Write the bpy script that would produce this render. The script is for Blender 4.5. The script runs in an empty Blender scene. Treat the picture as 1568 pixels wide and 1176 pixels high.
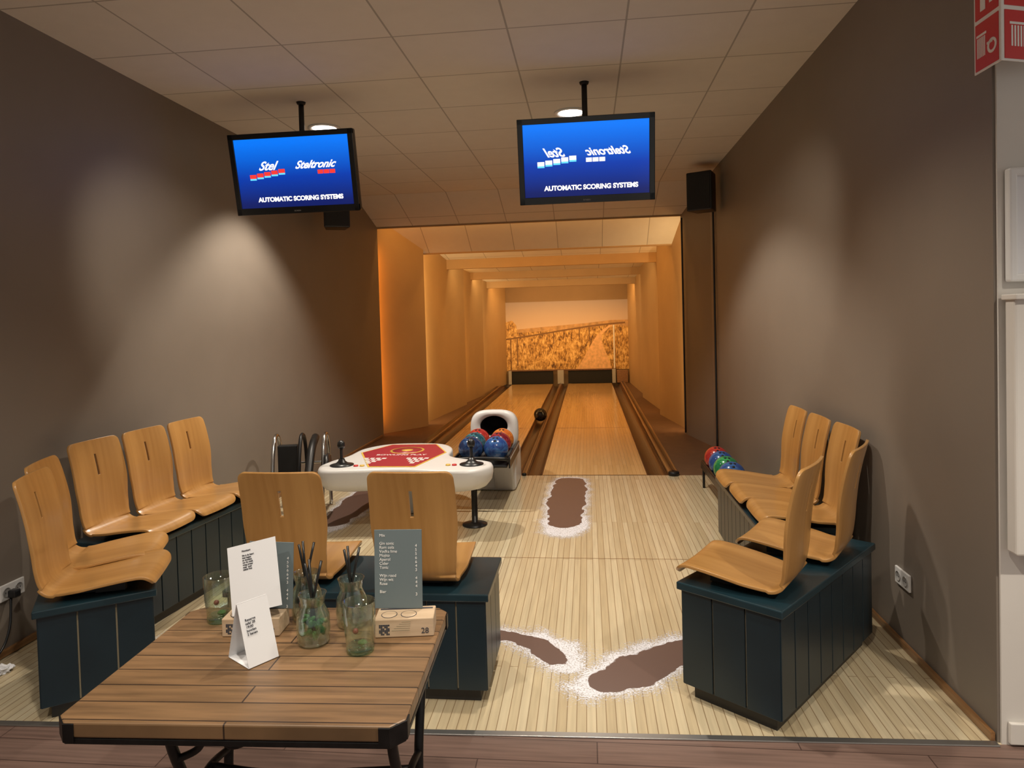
import bpy, bmesh, math, random
from mathutils import Vector, Matrix, noise
random.seed(4)
S=bpy.context.scene
try:
    S.view_settings.view_transform='Standard'
    S.view_settings.look='None'
except Exception: pass
COL=S.collection
CEIL=3.30
# ------------------------------------------------------------ materials
def new_mat(name):
    m=bpy.data.materials.new(name); m.use_nodes=True
    nt=m.node_tree; b=nt.nodes.get('Principled BSDF')
    return m,nt,b
def c4(c): return (c[0],c[1],c[2],1)
def mat(name,col,rough=.5,metal=0,emit=None,es=0,trans=0,ior=1.45,coat=0,noise=0.0,nscale=8):
    m,nt,b=new_mat(name)
    b.inputs['Base Color'].default_value=c4(col); b.inputs['Roughness'].default_value=rough
    b.inputs['Metallic'].default_value=metal
    if trans: b.inputs['Transmission Weight'].default_value=trans; b.inputs['IOR'].default_value=ior
    if coat: b.inputs['Coat Weight'].default_value=coat; b.inputs['Coat Roughness'].default_value=.1
    if emit: b.inputs['Emission Color'].default_value=c4(emit); b.inputs['Emission Strength'].default_value=es
    if noise:
        tc=nt.nodes.new('ShaderNodeTexCoord'); n=nt.nodes.new('ShaderNodeTexNoise'); r=nt.nodes.new('ShaderNodeValToRGB')
        n.inputs['Scale'].default_value=nscale; n.inputs['Detail'].default_value=4
        nt.links.new(tc.outputs['Object'],n.inputs['Vector']); nt.links.new(n.outputs['Fac'],r.inputs['Fac'])
        r.color_ramp.elements[0].position=.3; r.color_ramp.elements[1].position=.7
        r.color_ramp.elements[0].color=c4([x*(1-noise) for x in col]); r.color_ramp.elements[1].color=c4([min(1,x*(1+noise)) for x in col])
        nt.links.new(r.outputs['Color'],b.inputs['Base Color'])
    return m
def grain_nodes(nt,scale=(3,60,3),detail=5):
    tc=nt.nodes.new('ShaderNodeTexCoord'); mp=nt.nodes.new('ShaderNodeMapping'); n=nt.nodes.new('ShaderNodeTexNoise')
    mp.inputs['Scale'].default_value=scale; n.inputs['Scale'].default_value=1; n.inputs['Detail'].default_value=detail
    nt.links.new(tc.outputs['Object'],mp.inputs['Vector']); nt.links.new(mp.outputs['Vector'],n.inputs['Vector'])
    return tc,n
def wood(name,c1,c2,scale,rough=.4,coat=0,dist=0):
    m,nt,b=new_mat(name); tc,n=grain_nodes(nt,scale)
    n.inputs['Distortion'].default_value=dist
    r=nt.nodes.new('ShaderNodeValToRGB'); r.color_ramp.elements[0].position=.3; r.color_ramp.elements[1].position=.7
    r.color_ramp.elements[0].color=c4(c1); r.color_ramp.elements[1].color=c4(c2)
    nt.links.new(n.outputs['Fac'],r.inputs['Fac']); nt.links.new(r.outputs['Color'],b.inputs['Base Color'])
    b.inputs['Roughness'].default_value=rough
    if coat: b.inputs['Coat Weight'].default_value=coat; b.inputs['Coat Roughness'].default_value=.15
    return m
def planks(name,c1,c2,cm,row,width,mortar,along_y=True,rough=.35,grain=.25,gs=None,coat=0,offset=.37,loc=(0,0,0)):
    m,nt,b=new_mat(name)
    tc=nt.nodes.new('ShaderNodeTexCoord'); mp=nt.nodes.new('ShaderNodeMapping')
    if along_y: mp.inputs['Rotation'].default_value=(0,0,math.pi/2)
    mp.inputs['Location'].default_value=loc
    br=nt.nodes.new('ShaderNodeTexBrick')
    br.inputs['Scale'].default_value=1; br.inputs['Brick Width'].default_value=width; br.inputs['Row Height'].default_value=row
    br.inputs['Mortar Size'].default_value=mortar; br.inputs['Mortar Smooth'].default_value=.1; br.inputs['Bias'].default_value=0
    br.offset=offset; br.inputs['Color1'].default_value=c4(c1); br.inputs['Color2'].default_value=c4(c2); br.inputs['Mortar'].default_value=c4(cm)
    nt.links.new(tc.outputs['Object'],mp.inputs['Vector']); nt.links.new(mp.outputs['Vector'],br.inputs['Vector'])
    mp2=nt.nodes.new('ShaderNodeMapping'); n=nt.nodes.new('ShaderNodeTexNoise'); n.inputs['Scale'].default_value=1; n.inputs['Detail'].default_value=5
    mp2.inputs['Scale'].default_value=gs or ((60,2.5,3) if along_y else (2.5,60,3))
    nt.links.new(tc.outputs['Object'],mp2.inputs['Vector']); nt.links.new(mp2.outputs['Vector'],n.inputs['Vector'])
    r=nt.nodes.new('ShaderNodeValToRGB'); r.color_ramp.elements[0].position=.25; r.color_ramp.elements[1].position=.7
    r.color_ramp.elements[0].color=(1-grain,)*3+(1,); r.color_ramp.elements[1].color=(1,1,1,1)
    nt.links.new(n.outputs['Fac'],r.inputs['Fac'])
    mx=nt.nodes.new('ShaderNodeMix'); mx.data_type='RGBA'; mx.blend_type='MULTIPLY'; mx.inputs[0].default_value=1
    nt.links.new(br.outputs['Color'],mx.inputs[6]); nt.links.new(r.outputs['Color'],mx.inputs[7])
    nt.links.new(mx.outputs[2],b.inputs['Base Color']); b.inputs['Roughness'].default_value=rough
    if coat: b.inputs['Coat Weight'].default_value=coat; b.inputs['Coat Roughness'].default_value=.12
    return m,nt,b,mx,tc

M={}
M['wall']=mat('taupe_wall_paint',(.192,.160,.131),.5,noise=.05,nscale=1.5)
M['orangewall']=mat('alley_wall_paint',(.44,.30,.155),.6,noise=.05,nscale=1.5)
M['endwall']=mat('end_wall_paint',(.22,.14,.07),.6,noise=.05,nscale=1.5)
M['baffle']=mat('baffle_board_paint',(.36,.23,.11),.6,noise=.05,nscale=3)
M['cream']=mat('cream_paint',(.66,.63,.59),.6,noise=.04,nscale=2)
M['white']=mat('white_plastic',(.66,.65,.64),.35)
M['whitepaint']=mat('white_trim',(.74,.74,.74),.4)
M['black']=mat('black_plastic',(.012,.012,.013),.35)
M['blackm']=mat('black_metal',(.015,.014,.014),.4,metal=.4)
M['iron']=mat('cast_iron',(.012,.011,.011),.45,metal=.6,noise=.3,nscale=40)
M['chrome']=mat('chrome',(.5,.5,.5),.2,metal=1)
M['alu']=mat('aluminium_trim',(.38,.37,.36),.35,metal=.9)
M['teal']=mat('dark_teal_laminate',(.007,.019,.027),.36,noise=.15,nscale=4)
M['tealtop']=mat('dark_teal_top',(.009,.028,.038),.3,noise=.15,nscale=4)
M['groove']=mat('groove_tan',(.36,.30,.20),.6)
M['chair']=wood('bent_beech_ply',(.36,.175,.048),(.48,.255,.08),(13,1.1,1.1),.34,.3,1.0)
M['ceil'],cnt,cb,_,_=planks('ceiling_tile_panels',(.70,.66,.60),(.67,.63,.57),(.39,.36,.32),.675,.675,.006,False,.85,.04,(8,8,8),0,0.0,(-.26,-.555,0))
M['fg'],_,_,_,_=planks('red_brown_vinyl_planks',(.215,.135,.108),(.175,.108,.086),(.08,.045,.035),.13,1.2,.0025,False,.5,.4,(3,70,3))
M['lane'],_,_,_,_=planks('lane_maple_strips',(.68,.46,.22),(.60,.39,.17),(.38,.21,.08),.04,3.2,.0014,True,.2,.14,coat=.4)
M['approach'],ant,ab,amx,atc=planks('approach_maple_strips',(.66,.565,.385),(.54,.435,.27),(.29,.20,.11),.040,2.3,.0018,True,.24,.2,coat=.4)
M['guttwood']=wood('gutter_side_wood',(.07,.025,.010),(.20,.09,.032),(40,.6,40),.35)
M['gutter']=mat('gutter_dark',(.04,.020,.012),.3)
M['cap']=wood('rail_cap_wood',(.13,.055,.02),(.30,.15,.055),(50,.6,50),.3,.3)
M['sidefloor']=mat('alley_side_floor',(.12,.06,.03),.6,noise=.1)
M['tabletop'],_,_,_,_=planks('rustic_table_planks',(.275,.158,.076),(.205,.116,.053),(.04,.022,.012),.074,5,.0022,False,.4,.55,(4,50,4))
M['red']=mat('red_print',(.33,.025,.04),.4)
M['yellow']=mat('yellow_print',(.70,.45,.08),.4)
M['signred']=mat('sign_red',(.55,.02,.02),.35)
M['signwhite']=mat('sign_white',(.78,.76,.74),.4)
M['paper']=mat('white_paper',(.74,.74,.76),.7)
M['greycard']=mat('slate_grey_card',(.13,.165,.175),.6)
M['ink']=mat('print_ink',(.05,.05,.06),.8)
M['blockwood']=wood('pale_block_wood',(.46,.33,.21),(.62,.47,.32),(6,50,50),.55)
M['mint']=mat('mint_leaves',(.035,.12,.02),.6,noise=.5,nscale=80)
M['berry']=mat('berry_fruit',(.16,.02,.015),.4,noise=.3,nscale=60)
M['straw']=mat('black_straw',(.01,.01,.01),.3)
M['lens']=mat('downlight_lens',(1,1,1),.5,emit=(1,.92,.82),es=9)
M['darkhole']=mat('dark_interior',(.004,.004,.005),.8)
M['grey']=mat('grey_plastic',(.32,.31,.30),.4)
M['white_screen']=mat('screen_white',(1,1,1),.5,emit=(1,1,1),es=1.0)
M['red_screen']=mat('screen_red',(.8,.03,.02),.5,emit=(1,.05,.04),es=.9)
M['cyan_screen']=mat('screen_cyan',(.05,.5,.9),.5,emit=(.15,.7,1),es=1.0)
def glass_mat(name,col,mixf):
    m=bpy.data.materials.new(name); m.use_nodes=True; nt=m.node_tree; nt.nodes.clear()
    o=nt.nodes.new('ShaderNodeOutputMaterial'); mx=nt.nodes.new('ShaderNodeMixShader'); t=nt.nodes.new('ShaderNodeBsdfTransparent'); g=nt.nodes.new('ShaderNodeBsdfGlossy'); lw=nt.nodes.new('ShaderNodeLayerWeight')
    t.inputs['Color'].default_value=c4(col); g.inputs['Roughness'].default_value=.05; g.inputs['Color'].default_value=(.9,.95,.93,1); lw.inputs['Blend'].default_value=.35
    mr=nt.nodes.new('ShaderNodeMapRange'); mr.inputs[3].default_value=.05; mr.inputs[4].default_value=mixf
    nt.links.new(lw.outputs['Facing'],mr.inputs[0]); nt.links.new(mr.outputs[0],mx.inputs[0]); nt.links.new(t.outputs[0],mx.inputs[1]); nt.links.new(g.outputs[0],mx.inputs[2]); nt.links.new(mx.outputs[0],o.inputs[0]); return m
M['glass']=glass_mat('clear_glass',(.90,.96,.92),.75)
M['glassbase']=glass_mat('thick_glass_base',(.62,.82,.72),.6)

def screen_mat(name,top,bot):
    m,nt,b=new_mat(name); tc=nt.nodes.new('ShaderNodeTexCoord'); sp=nt.nodes.new('ShaderNodeSeparateXYZ'); r=nt.nodes.new('ShaderNodeValToRGB')
    nt.links.new(tc.outputs['Generated'],sp.inputs[0]); nt.links.new(sp.outputs['Z'],r.inputs['Fac'])
    e=r.color_ramp.elements; e[0].color=c4(bot); e[0].position=.08; e[1].color=c4(top); e[1].position=.95
    k=e.new(.45); k.color=(.0,.045,.42,1)
    nt.links.new(r.outputs['Color'],b.inputs['Emission Color']); b.inputs['Emission Strength'].default_value=1.0
    b.inputs['Base Color'].default_value=(.005,.005,.01,1); b.inputs['Roughness'].default_value=.4
    return m
M['screen']=screen_mat('lcd_blue_image',(.0,.20,.98),(.003,.012,.13))

# painted floor patches: brown paint with a sprayed white edge, a thin paint film on the boards
def paint_mat():
    m=bpy.data.materials.new('floor_spray_paint'); m.use_nodes=True; nt=m.node_tree; b=nt.nodes['Principled BSDF']; out=nt.nodes['Material Output']; L=nt.links
    at=nt.nodes.new('ShaderNodeVertexColor'); at.layer_name='paint'; sp=nt.nodes.new('ShaderNodeSeparateColor'); L.new(at.outputs['Color'],sp.inputs[0])
    tc=nt.nodes.new('ShaderNodeTexCoord')
    def ramp(src,k,lo,hi,scale,det):
        n=nt.nodes.new('ShaderNodeTexNoise'); n.inputs['Scale'].default_value=scale; n.inputs['Detail'].default_value=det; L.new(tc.outputs['Object'],n.inputs['Vector'])
        s=nt.nodes.new('ShaderNodeMath'); s.operation='SUBTRACT'; s.inputs[1].default_value=.5; L.new(n.outputs['Fac'],s.inputs[0])
        a=nt.nodes.new('ShaderNodeMath'); a.operation='MULTIPLY_ADD'; a.inputs[1].default_value=k; L.new(s.outputs[0],a.inputs[0]); L.new(src,a.inputs[2])
        r=nt.nodes.new('ShaderNodeMapRange'); r.inputs[1].default_value=lo; r.inputs[2].default_value=hi; L.new(a.outputs[0],r.inputs[0]); return r.outputs[0]
    alpha=ramp(sp.outputs[1],2.4,.38,1.0,110,4); brown=ramp(sp.outputs[0],.5,.40,.60,160,2)
    mx=nt.nodes.new('ShaderNodeMix'); mx.data_type='RGBA'; L.new(brown,mx.inputs[0]); mx.inputs[6].default_value=(.76,.76,.82,1); mx.inputs[7].default_value=(.125,.074,.06,1)
    L.new(mx.outputs[2],b.inputs['Base Color']); b.inputs['Roughness'].default_value=.35
    t=nt.nodes.new('ShaderNodeBsdfTransparent'); ms=nt.nodes.new('ShaderNodeMixShader')
    mm=nt.nodes.new('ShaderNodeMath'); mm.operation='MAXIMUM'; L.new(alpha,mm.inputs[0]); L.new(brown,mm.inputs[1])
    L.new(mm.outputs[0],ms.inputs[0]); L.new(t.outputs[0],ms.inputs[1]); L.new(b.outputs[0],ms.inputs[2]); L.new(ms.outputs[0],out.inputs[0]); return m
PM=paint_mat()
def caps(p,chain):
    best=9
    for (x0,y0,r0),(x1,y1,r1) in zip(chain[:-1],chain[1:]):
        dx,dy=x1-x0,y1-y0; t=max(0,min(1,((p[0]-x0)*dx+(p[1]-y0)*dy)/(dx*dx+dy*dy)))
        d=math.hypot(p[0]-x0-dx*t,p[1]-y0-dy*t)-(r0+(r1-r0)*t); best=min(best,d)
    return best
def patch(x0,x1,y0,y1,st,browns,whites,ws=.09):
    nx=int((x1-x0)/st); ny=int((y1-y0)/st); v=[];f=[];cols=[]
    for j in range(ny+1):
        for i in range(nx+1):
            x=x0+(x1-x0)*i/nx; y=y0+(y1-y0)*j/ny
            nn=noise.noise(Vector((x*9,y*9,0)))*.03+noise.noise(Vector((x*30,y*30,3)))*.012
            db=min(caps((x,y),c) for c in browns)+nn
            dw=min(caps((x,y),c) for c in whites)+nn*1.5
            dw=min(dw,db+.01)
            br=max(0,min(1,.5-db/.02)); wh=max(0,min(1,1-dw/ws)); wh=wh**1.3
            e=min(i,nx-i,j,ny-j)*st; 
            if e<.03 : wh*=e/.03
            v.append((x,y,.0012)); cols.append((br,wh,0,1))
    for j in range(ny):
        for i in range(nx):
            a=j*(nx+1)+i; q=[a,a+1,a+nx+2,a+nx+1]
            if any(cols[k][0]>0 or cols[k][1]>0.01 for k in q): f.append(q)
    me=bpy.data.meshes.new('floor_paint_patch'); me.from_pydata(v,[],f); ca=me.color_attributes.new('paint','FLOAT_COLOR','POINT')
    for k,c in enumerate(cols): ca.data[k].color=c
    me.materials.append(PM); o=bpy.data.objects.new('floor_paint_patch',me); COL.objects.link(o)
patch(-.75,.75,2.76,3.75,.008,
  [[(-.55,3.46,.045),(-.40,3.45,.055),(-.27,3.36,.06),(-.19,3.24,.065)],[(.06,3.04,.095),(.18,3.13,.13),(.30,3.25,.11),(.46,3.38,.09)]],
  [[(-.45,3.48,.02),(-.28,3.42,.05),(-.16,3.28,.08),(-.14,3.18,.05)],[(-.02,3.0,.07),(.10,3.10,.10),(.24,3.30,.06),(.42,3.42,.05)]],.13)
patch(-.62,.20,4.75,7.06,.014,[[(-.215,5.42,.125),(-.22,5.9,.16),(-.21,6.5,.165),(-.205,6.84,.14)]],[[(-.22,5.22,.12),(-.21,5.4,.15),(-.21,5.7,.12)]],.13)
patch(-2.5,-1.7,4.75,7.0,.02,[[(-2.12,5.4,.12),(-2.12,6.0,.16),(-2.12,6.7,.14)]],[[(-2.12,5.25,.10),(-2.12,5.6,.15)]],.12)
patch(-2.36,-1.66,3.0,4.1,.014,[[(-2.12,3.35,.13),(-2.05,3.7,.12)]],[[(-2.1,3.3,.12),(-2.02,3.7,.12)]],.12)

# ------------------------------------------------------------ geometry helpers
def link(o,parent=None):
    COL.objects.link(o)
    if parent: o.parent=parent
    return o
def empty(name,loc=(0,0,0),rz=0,rx=0):
    o=bpy.data.objects.new(name,None); o.location=loc; o.rotation_euler=(rx,0,rz); o.empty_display_size=.1
    return link(o)
def mesh_obj(name,verts,faces,mats,mi=None,parent=None,loc=(0,0,0),rot=(0,0,0),smooth=False,bevel=0,seg=2):
    me=bpy.data.meshes.new(name); me.from_pydata([tuple(v) for v in verts],[],faces); 
    for m in (mats if isinstance(mats,list) else [mats]): me.materials.append(m)
    if mi:
        for p,i in zip(me.polygons,mi): p.material_index=i
    bm=bmesh.new(); bm.from_mesh(me); bmesh.ops.recalc_face_normals(bm,faces=bm.faces); bm.to_mesh(me); bm.free()
    if smooth:
        for p in me.polygons: p.use_smooth=True
    o=bpy.data.objects.new(name,me); o.location=loc; o.rotation_euler=rot; link(o,parent)
    if bevel:
        b=o.modifiers.new('bevel','BEVEL'); b.width=bevel; b.segments=seg; b.limit_method='ANGLE'; b.angle_limit=math.radians(40)
    return o
class MB:
    def __init__(s): s.v=[]; s.f=[]; s.m=[]
    def box(s,c,sz,m=0,rz=0,R=None):
        n=len(s.v); hx,hy,hz=[k/2 for k in sz]
        ca,sa=math.cos(rz),math.sin(rz)
        for dz in(-hz,hz):
            for dx,dy in((-hx,-hy),(hx,-hy),(hx,hy),(-hx,hy)):
                p=Vector((dx,dy,dz))
                if R: p=R@p
                s.v.append((c[0]+p.x*ca-p.y*sa,c[1]+p.x*sa+p.y*ca,c[2]+p.z))
        for f in((0,3,2,1),(4,5,6,7),(0,1,5,4),(1,2,6,5),(2,3,7,6),(3,0,4,7)):
            s.f.append([n+i for i in f]); s.m.append(m)
        return s
    def prism(s,pts,z0,z1,m=0):
        n=len(s.v); k=len(pts)
        for z in(z0,z1):
            for p in pts: s.v.append((p[0],p[1],z))
        s.f.append([n+i for i in range(k)][::-1]); s.m.append(m)
        s.f.append([n+k+i for i in range(k)]); s.m.append(m)
        for i in range(k):
            j=(i+1)%k; s.f.append([n+i,n+j,n+k+j,n+k+i]); s.m.append(m)
        return s
    def quad(s,pts,m=0):
        n=len(s.v); s.v+= [tuple(p) for p in pts]; s.f.append(list(range(n,n+len(pts)))); s.m.append(m); return s
    def obj(s,name,mats,**k): return mesh_obj(name,s.v,s.f,mats,s.m,**k)
def box(name,c,sz,m,parent=None,bevel=.004,rz=0,**k):
    return MB().box(c,sz,0,rz).obj(name,m,parent=parent,bevel=bevel,**k)
def lathe(name,prof,m,parent=None,loc=(0,0,0),rot=(0,0,0),seg=32,mi=None,smooth=True):
    v=[];f=[];ms=[]
    for r,z in prof:
        for i in range(seg):
            a=2*math.pi*i/seg; v.append((r*math.cos(a),r*math.sin(a),z))
    for k in range(len(prof)-1):
        for i in range(seg):
            j=(i+1)%seg; f.append([k*seg+i,k*seg+j,(k+1)*seg+j,(k+1)*seg+i]); ms.append(mi[k] if mi else 0)
    return mesh_obj(name,v,f,m,ms,parent=parent,loc=loc,rot=rot,smooth=smooth)
def loft(name,rings,m,parent=None,mi=None,smooth=True,cap0=True,cap1=True,loc=(0,0,0),rot=(0,0,0)):
    v=[];f=[];ms=[];n=len(rings[0])
    for r in rings: v+=r
    for k in range(len(rings)-1):
        for i in range(n):
            j=(i+1)%n; f.append([k*n+i,k*n+j,(k+1)*n+j,(k+1)*n+i]); ms.append(mi[k] if mi else 0)
    if cap0: f.append(list(range(n))); ms.append(mi[0] if mi else 0)
    if cap1: f.append([(len(rings)-1)*n+i for i in range(n)]); ms.append(mi[-1] if mi else 0)
    return mesh_obj(name,v,f,m,ms,parent=parent,smooth=smooth,loc=loc,rot=rot)
def catmull(pts,n=6,closed=False):
    P=[Vector(p) for p in pts]; out=[]; N=len(P)
    rng=range(N if closed else N-1)
    for i in rng:
        if closed: p0,p1,p2,p3=P[(i-1)%N],P[i],P[(i+1)%N],P[(i+2)%N]
        else: p0,p1,p2,p3=P[max(i-1,0)],P[i],P[i+1],P[min(i+2,N-1)]
        for k in range(n):
            t=k/n
            out.append(.5*((2*p1)+(p2-p0)*t+(2*p0-5*p1+4*p2-p3)*t*t+(3*p1-p0-3*p2+p3)*t**3))
    if not closed: out.append(P[-1])
    return out
def tube(name,pts,r,m,parent=None,n=6,closed=False,seg=10,loc=(0,0,0)):
    C=catmull([tuple(p) for p in pts],n,closed); rings=[]; N=len(C); up=Vector((0,0,1)); prev=None
    for i,p in enumerate(C):
        t=(C[(i+1)%N]-C[i-1]) if closed else (C[min(i+1,N-1)]-C[max(i-1,0)])
        t.normalize()
        if prev is None:
            a=up if abs(t.dot(up))<.9 else Vector((1,0,0)); u=t.cross(a).normalized()
        else:
            u=(prev-t*prev.dot(t)).normalized()
        prev=u; w=t.cross(u); rr=r if not callable(r) else r(i/(N-1))
        rings.append([tuple(p+u*math.cos(2*math.pi*k/seg)*rr+w*math.sin(2*math.pi*k/seg)*rr) for k in range(seg)])
    if closed: rings.append(rings[0])
    return loft(name,rings,m,parent,cap0=not closed,cap1=not closed,loc=loc)
def sphere(name,r,m,loc,parent=None,scale=(1,1,1),seg=32):
    me=bpy.data.meshes.new(name); bm=bmesh.new(); bmesh.ops.create_uvsphere(bm,u_segments=seg,v_segments=seg//2,radius=r); bm.to_mesh(me); bm.free()
    for p in me.polygons: p.use_smooth=True
    me.materials.append(m); o=bpy.data.objects.new(name,me); o.location=loc; o.scale=scale; return link(o,parent)
def text(name,s,size,m,parent,loc,rot=(math.pi/2,0,0),shear=0,off=0,align='CENTER',sx=1,ext=.0005):
    cu=bpy.data.curves.new(name,'FONT'); cu.body=s; cu.size=size; cu.shear=shear; cu.offset=off; cu.align_x=align; cu.extrude=ext
    cu.materials.append(m); o=bpy.data.objects.new(name,cu); o.location=loc; o.rotation_euler=rot; o.scale=(sx,1,1); return link(o,parent)
def wall(name,p,q,z0,z1,m,th=.12,side=1,inner=None):
    p=Vector(p);q=Vector(q); d=(q-p).normalized(); nrm=Vector((-d.y,d.x))*side*th
    pts=[p,q,q+nrm,p+nrm]
    return MB().prism([(a.x,a.y) for a in pts],z0,z1).obj(name,m)

# ------------------------------------------------------------ room shell
FL,FR=2.545,2.685; FOUL=7.08; END=17.15      # front edge of the approach (left / right)
def fy(x): return FL+(FR-FL)*(x+2.97)/4.5
MB().prism([(-3,-3),(4,-3),(4,fy(4)),(-3,fy(-3))],-.1,0).obj('floor_foreground',M['fg'])
MB().prism([(-2.97,fy(-2.97)),(1.55,fy(1.55)),(1.55,FOUL),(-2.97,FOUL)],-.1,0).obj('floor_approach',M['approach'])
MB().prism([(-2.96,fy(-2.97)-.018),(1.485,fy(1.485)-.018),(1.485,fy(1.485)+.014),(-2.96,fy(-2.97)+.014)],0,.006).obj('trim_floor_edge',M['alu'],bevel=.002)
box('trim_approach_seam',(-.735,4.62,.0006),(4.45,.005,.001),M['cap'],bevel=0)
box('floor_alley_left',(-2.72,12.25,-.05),(.94,10.34,.1),M['sidefloor'],bevel=0)
box('floor_alley_right',(1.28,12.25,-.05),(.74,10.34,.1),M['sidefloor'],bevel=0)
box('floor_alley_base',(-.7,12.25,-.16),(3.4,10.34,.04),M['gutter'],bevel=0)
wall('wall_left',(-2.97,-3),(-2.97,9.6),0,3.45,M['wall'],.14,1)
wall('wall_right',(1.490,2.695),(1.49,8.4),0,3.45,M['wall'],.14,-1)
wall('wall_right_front',(1.500,2.685),(4.0,2.685),0,3.45,M['cream'],.10,1)
A=[((-3.10,9.72),(-2.52,10.5)),((-2.66,10.62),(-2.38,13.2)),((-2.47,13.30),(-2.27,14.85)),((-2.36,14.93),(-2.06,17.35))]
for i,(p,q) in enumerate(A): wall('wall_alley_left_panel',p,q,0,3.4,M['orangewall'],.05,1)
B=[((1.57,8.35),(1.31,9.62)),((1.43,9.70),(1.17,11.5)),((1.27,11.58),(1.09,14.0)),((1.17,14.08),(1.02,17.35))]
for i,(p,q) in enumerate(B): wall('wall_alley_right_panel',p,q,0,3.4,M['orangewall'] if i else M['wall'],.05,-1)
wall('wall_end',(-2.6,17.35),(1.6,17.35),-.1,3.4,M['endwall'],.12,1)
def ceil_strip(name,prof,x0,x1,m,th=.04):
    mb=MB()
    for (y0,z0),(y1,z1) in zip(prof[:-1],prof[1:]):
        n=len(mb.v)
        mb.v+=[(x0,y0,z0),(x1,y0,z0),(x1,y1,z1),(x0,y1,z1)]; mb.f.append([n,n+1,n+2,n+3]); mb.m.append(0)
    o=mb.obj(name,m); s=o.modifiers.new('s','SOLIDIFY'); s.thickness=th; s.offset=0; return o
box('ceiling',(.45,2.85,CEIL+.03),(7.1,11.7,.06),M['ceil'],bevel=0)
ceil_strip('ceiling_slope_near',[(8.68,CEIL+.02),(9.6,3.03)],-3.15,1.7,M['ceil'])
ceil_strip('ceiling_slope_far',[(9.6,3.03),(9.64,3.26),(9.72,3.26),(10.6,2.73)],-3.15,1.6,M['ceil'])
ceil_strip('ceiling_bay',[(10.6,2.73),(10.64,3.0),(10.8,3.0),(12.15,2.77)],-2.75,1.5,M['ceil'])
ceil_strip('ceiling_bay',[(12.25,2.78),(14.0,2.66)],-2.75,1.5,M['ceil'])
ceil_strip('ceiling_bay',[(14.1,2.66),(15.6,2.55)],-2.6,1.5,M['ceil'])
ceil_strip('ceiling_bay',[(15.7,2.56),(17.4,2.48)],-2.6,1.5,M['ceil'])
for y,zt,zb in((12.2,2.80,2.58),(14.05,2.68,2.49),(15.65,2.57,2.38)):
    box('ceiling_baffle',(-.65,y,(zt+zb)/2),(4.2,.10,zt-zb),M['baffle'],bevel=.004)
box('trim_baffle_near',(-.75,9.6,3.015),(4.6,.05,.04),M['baffle'],bevel=.004)
box('trim_baffle_far',(-.7,10.6,2.72),(4.1,.05,.04),M['baffle'],bevel=.004)
wall('baseboard_right',(1.485,2.70),(1.484,8.3),0.002,.035,M['cap'],.015,1)
box('baseboard_left',(-2.96,6.0,.02),(.02,7,.035),M['cap'],bevel=.004)
box('baseboard_front_right',(2.77,2.675,.05),(2.5,.02,.08),M['cream'],bevel=.004)

# ------------------------------------------------------------ lanes & gutters
def lane(x0,x1,gut,rails):
    cx=(x0+x1)/2; e=empty('bowling_lane',(cx,0,0)); w=x1-x0
    box('lane_bed',(0,(FOUL+END)/2,-.06),(w,END-FOUL,.12),M['lane'],e,bevel=0)
    box('foul_line',(0,FOUL+.012,.0008),(w,.02,.0012),M['gutter'],e,bevel=0)
    box('lane_section_seam',(0,FOUL+3.1,.0008),(w,.012,.0012),M['cap'],e,bevel=0)
    for a,b in gut:
        c=(a+b)/2-cx; h=(b-a)/2; n=12; v=[];f=[]
        for y in(FOUL,END):
            for i in range(n+1):
                t=math.pi*i/n; v.append((c-h*math.cos(t),y,-.075*math.sin(t)-.004))
        for i in range(n): f.append([i,i+1,n+2+i,n+1+i])
        o=mesh_obj('gutter_channel',v,f,[M['gutter'],M['guttwood']],[1 if (i<3 or i>8) else 0 for i in range(n)],parent=e)
        s=o.modifiers.new('s','SOLIDIFY'); s.thickness=.008
    for x,rw,h in rails:
        box('rail',(x-cx,(FOUL+END)/2-.02,-.05+h/2+.02),(rw,END-FOUL-.04,.10+h-.04),M['cap'],e,bevel=.012)
        box('rail_dark_inlay',(x-cx,(FOUL+END)/2-.02,h+.0205),(rw*.25,END-FOUL-.08,.001),M['gutter'],e,bevel=0)
        lathe('rail_end_bumper',[(0,0),(rw*.5,0),(rw*.5,h+.005),(rw*.4,h+.012),(0,h+.012)],M['blackm'],e,loc=(x-cx,FOUL,.0005))
    return e
lane(-.50,.575,[(.575,.785),(-.67,-.50)],[(.845,.11,.03)])
lane(-1.92,-.885,[(-.885,-.715),(-2.13,-1.92)],[(-.6925,.045,.015),(-2.19,.11,.03)])
e=empty('pinsetter_curtain_unit',(0,17.24,0))
box('curtain_left',(-1.40,0,.16),(1.04,.06,.32),M['darkhole'],e)
box('curtain_right',(.04,0,.16),(1.08,.06,.32),M['darkhole'],e)
box('division_post',(-.69,-.02,.17),(.16,.12,.35),M['grey'],e,.01)
box('side_post_left',(-1.97,-.02,.17),(.08,.12,.35),M['grey'],e,.01)
box('side_post_right',(.64,-.02,.17),(.09,.12,.35),M['grey'],e,.01)
box('head_rail',(-.66,-.02,.345),(2.7,.08,.03),M['guttwood'],e,.004)
tube('white_pole',[(.66,-.04,.33),(.66,-.04,.9),(.66,-.04,1.45)],.02,M['whitepaint'],e)
box('side_cabinet',(.85,0,.16),(.28,.1,.32),M['cap'],e,.01)

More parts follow.
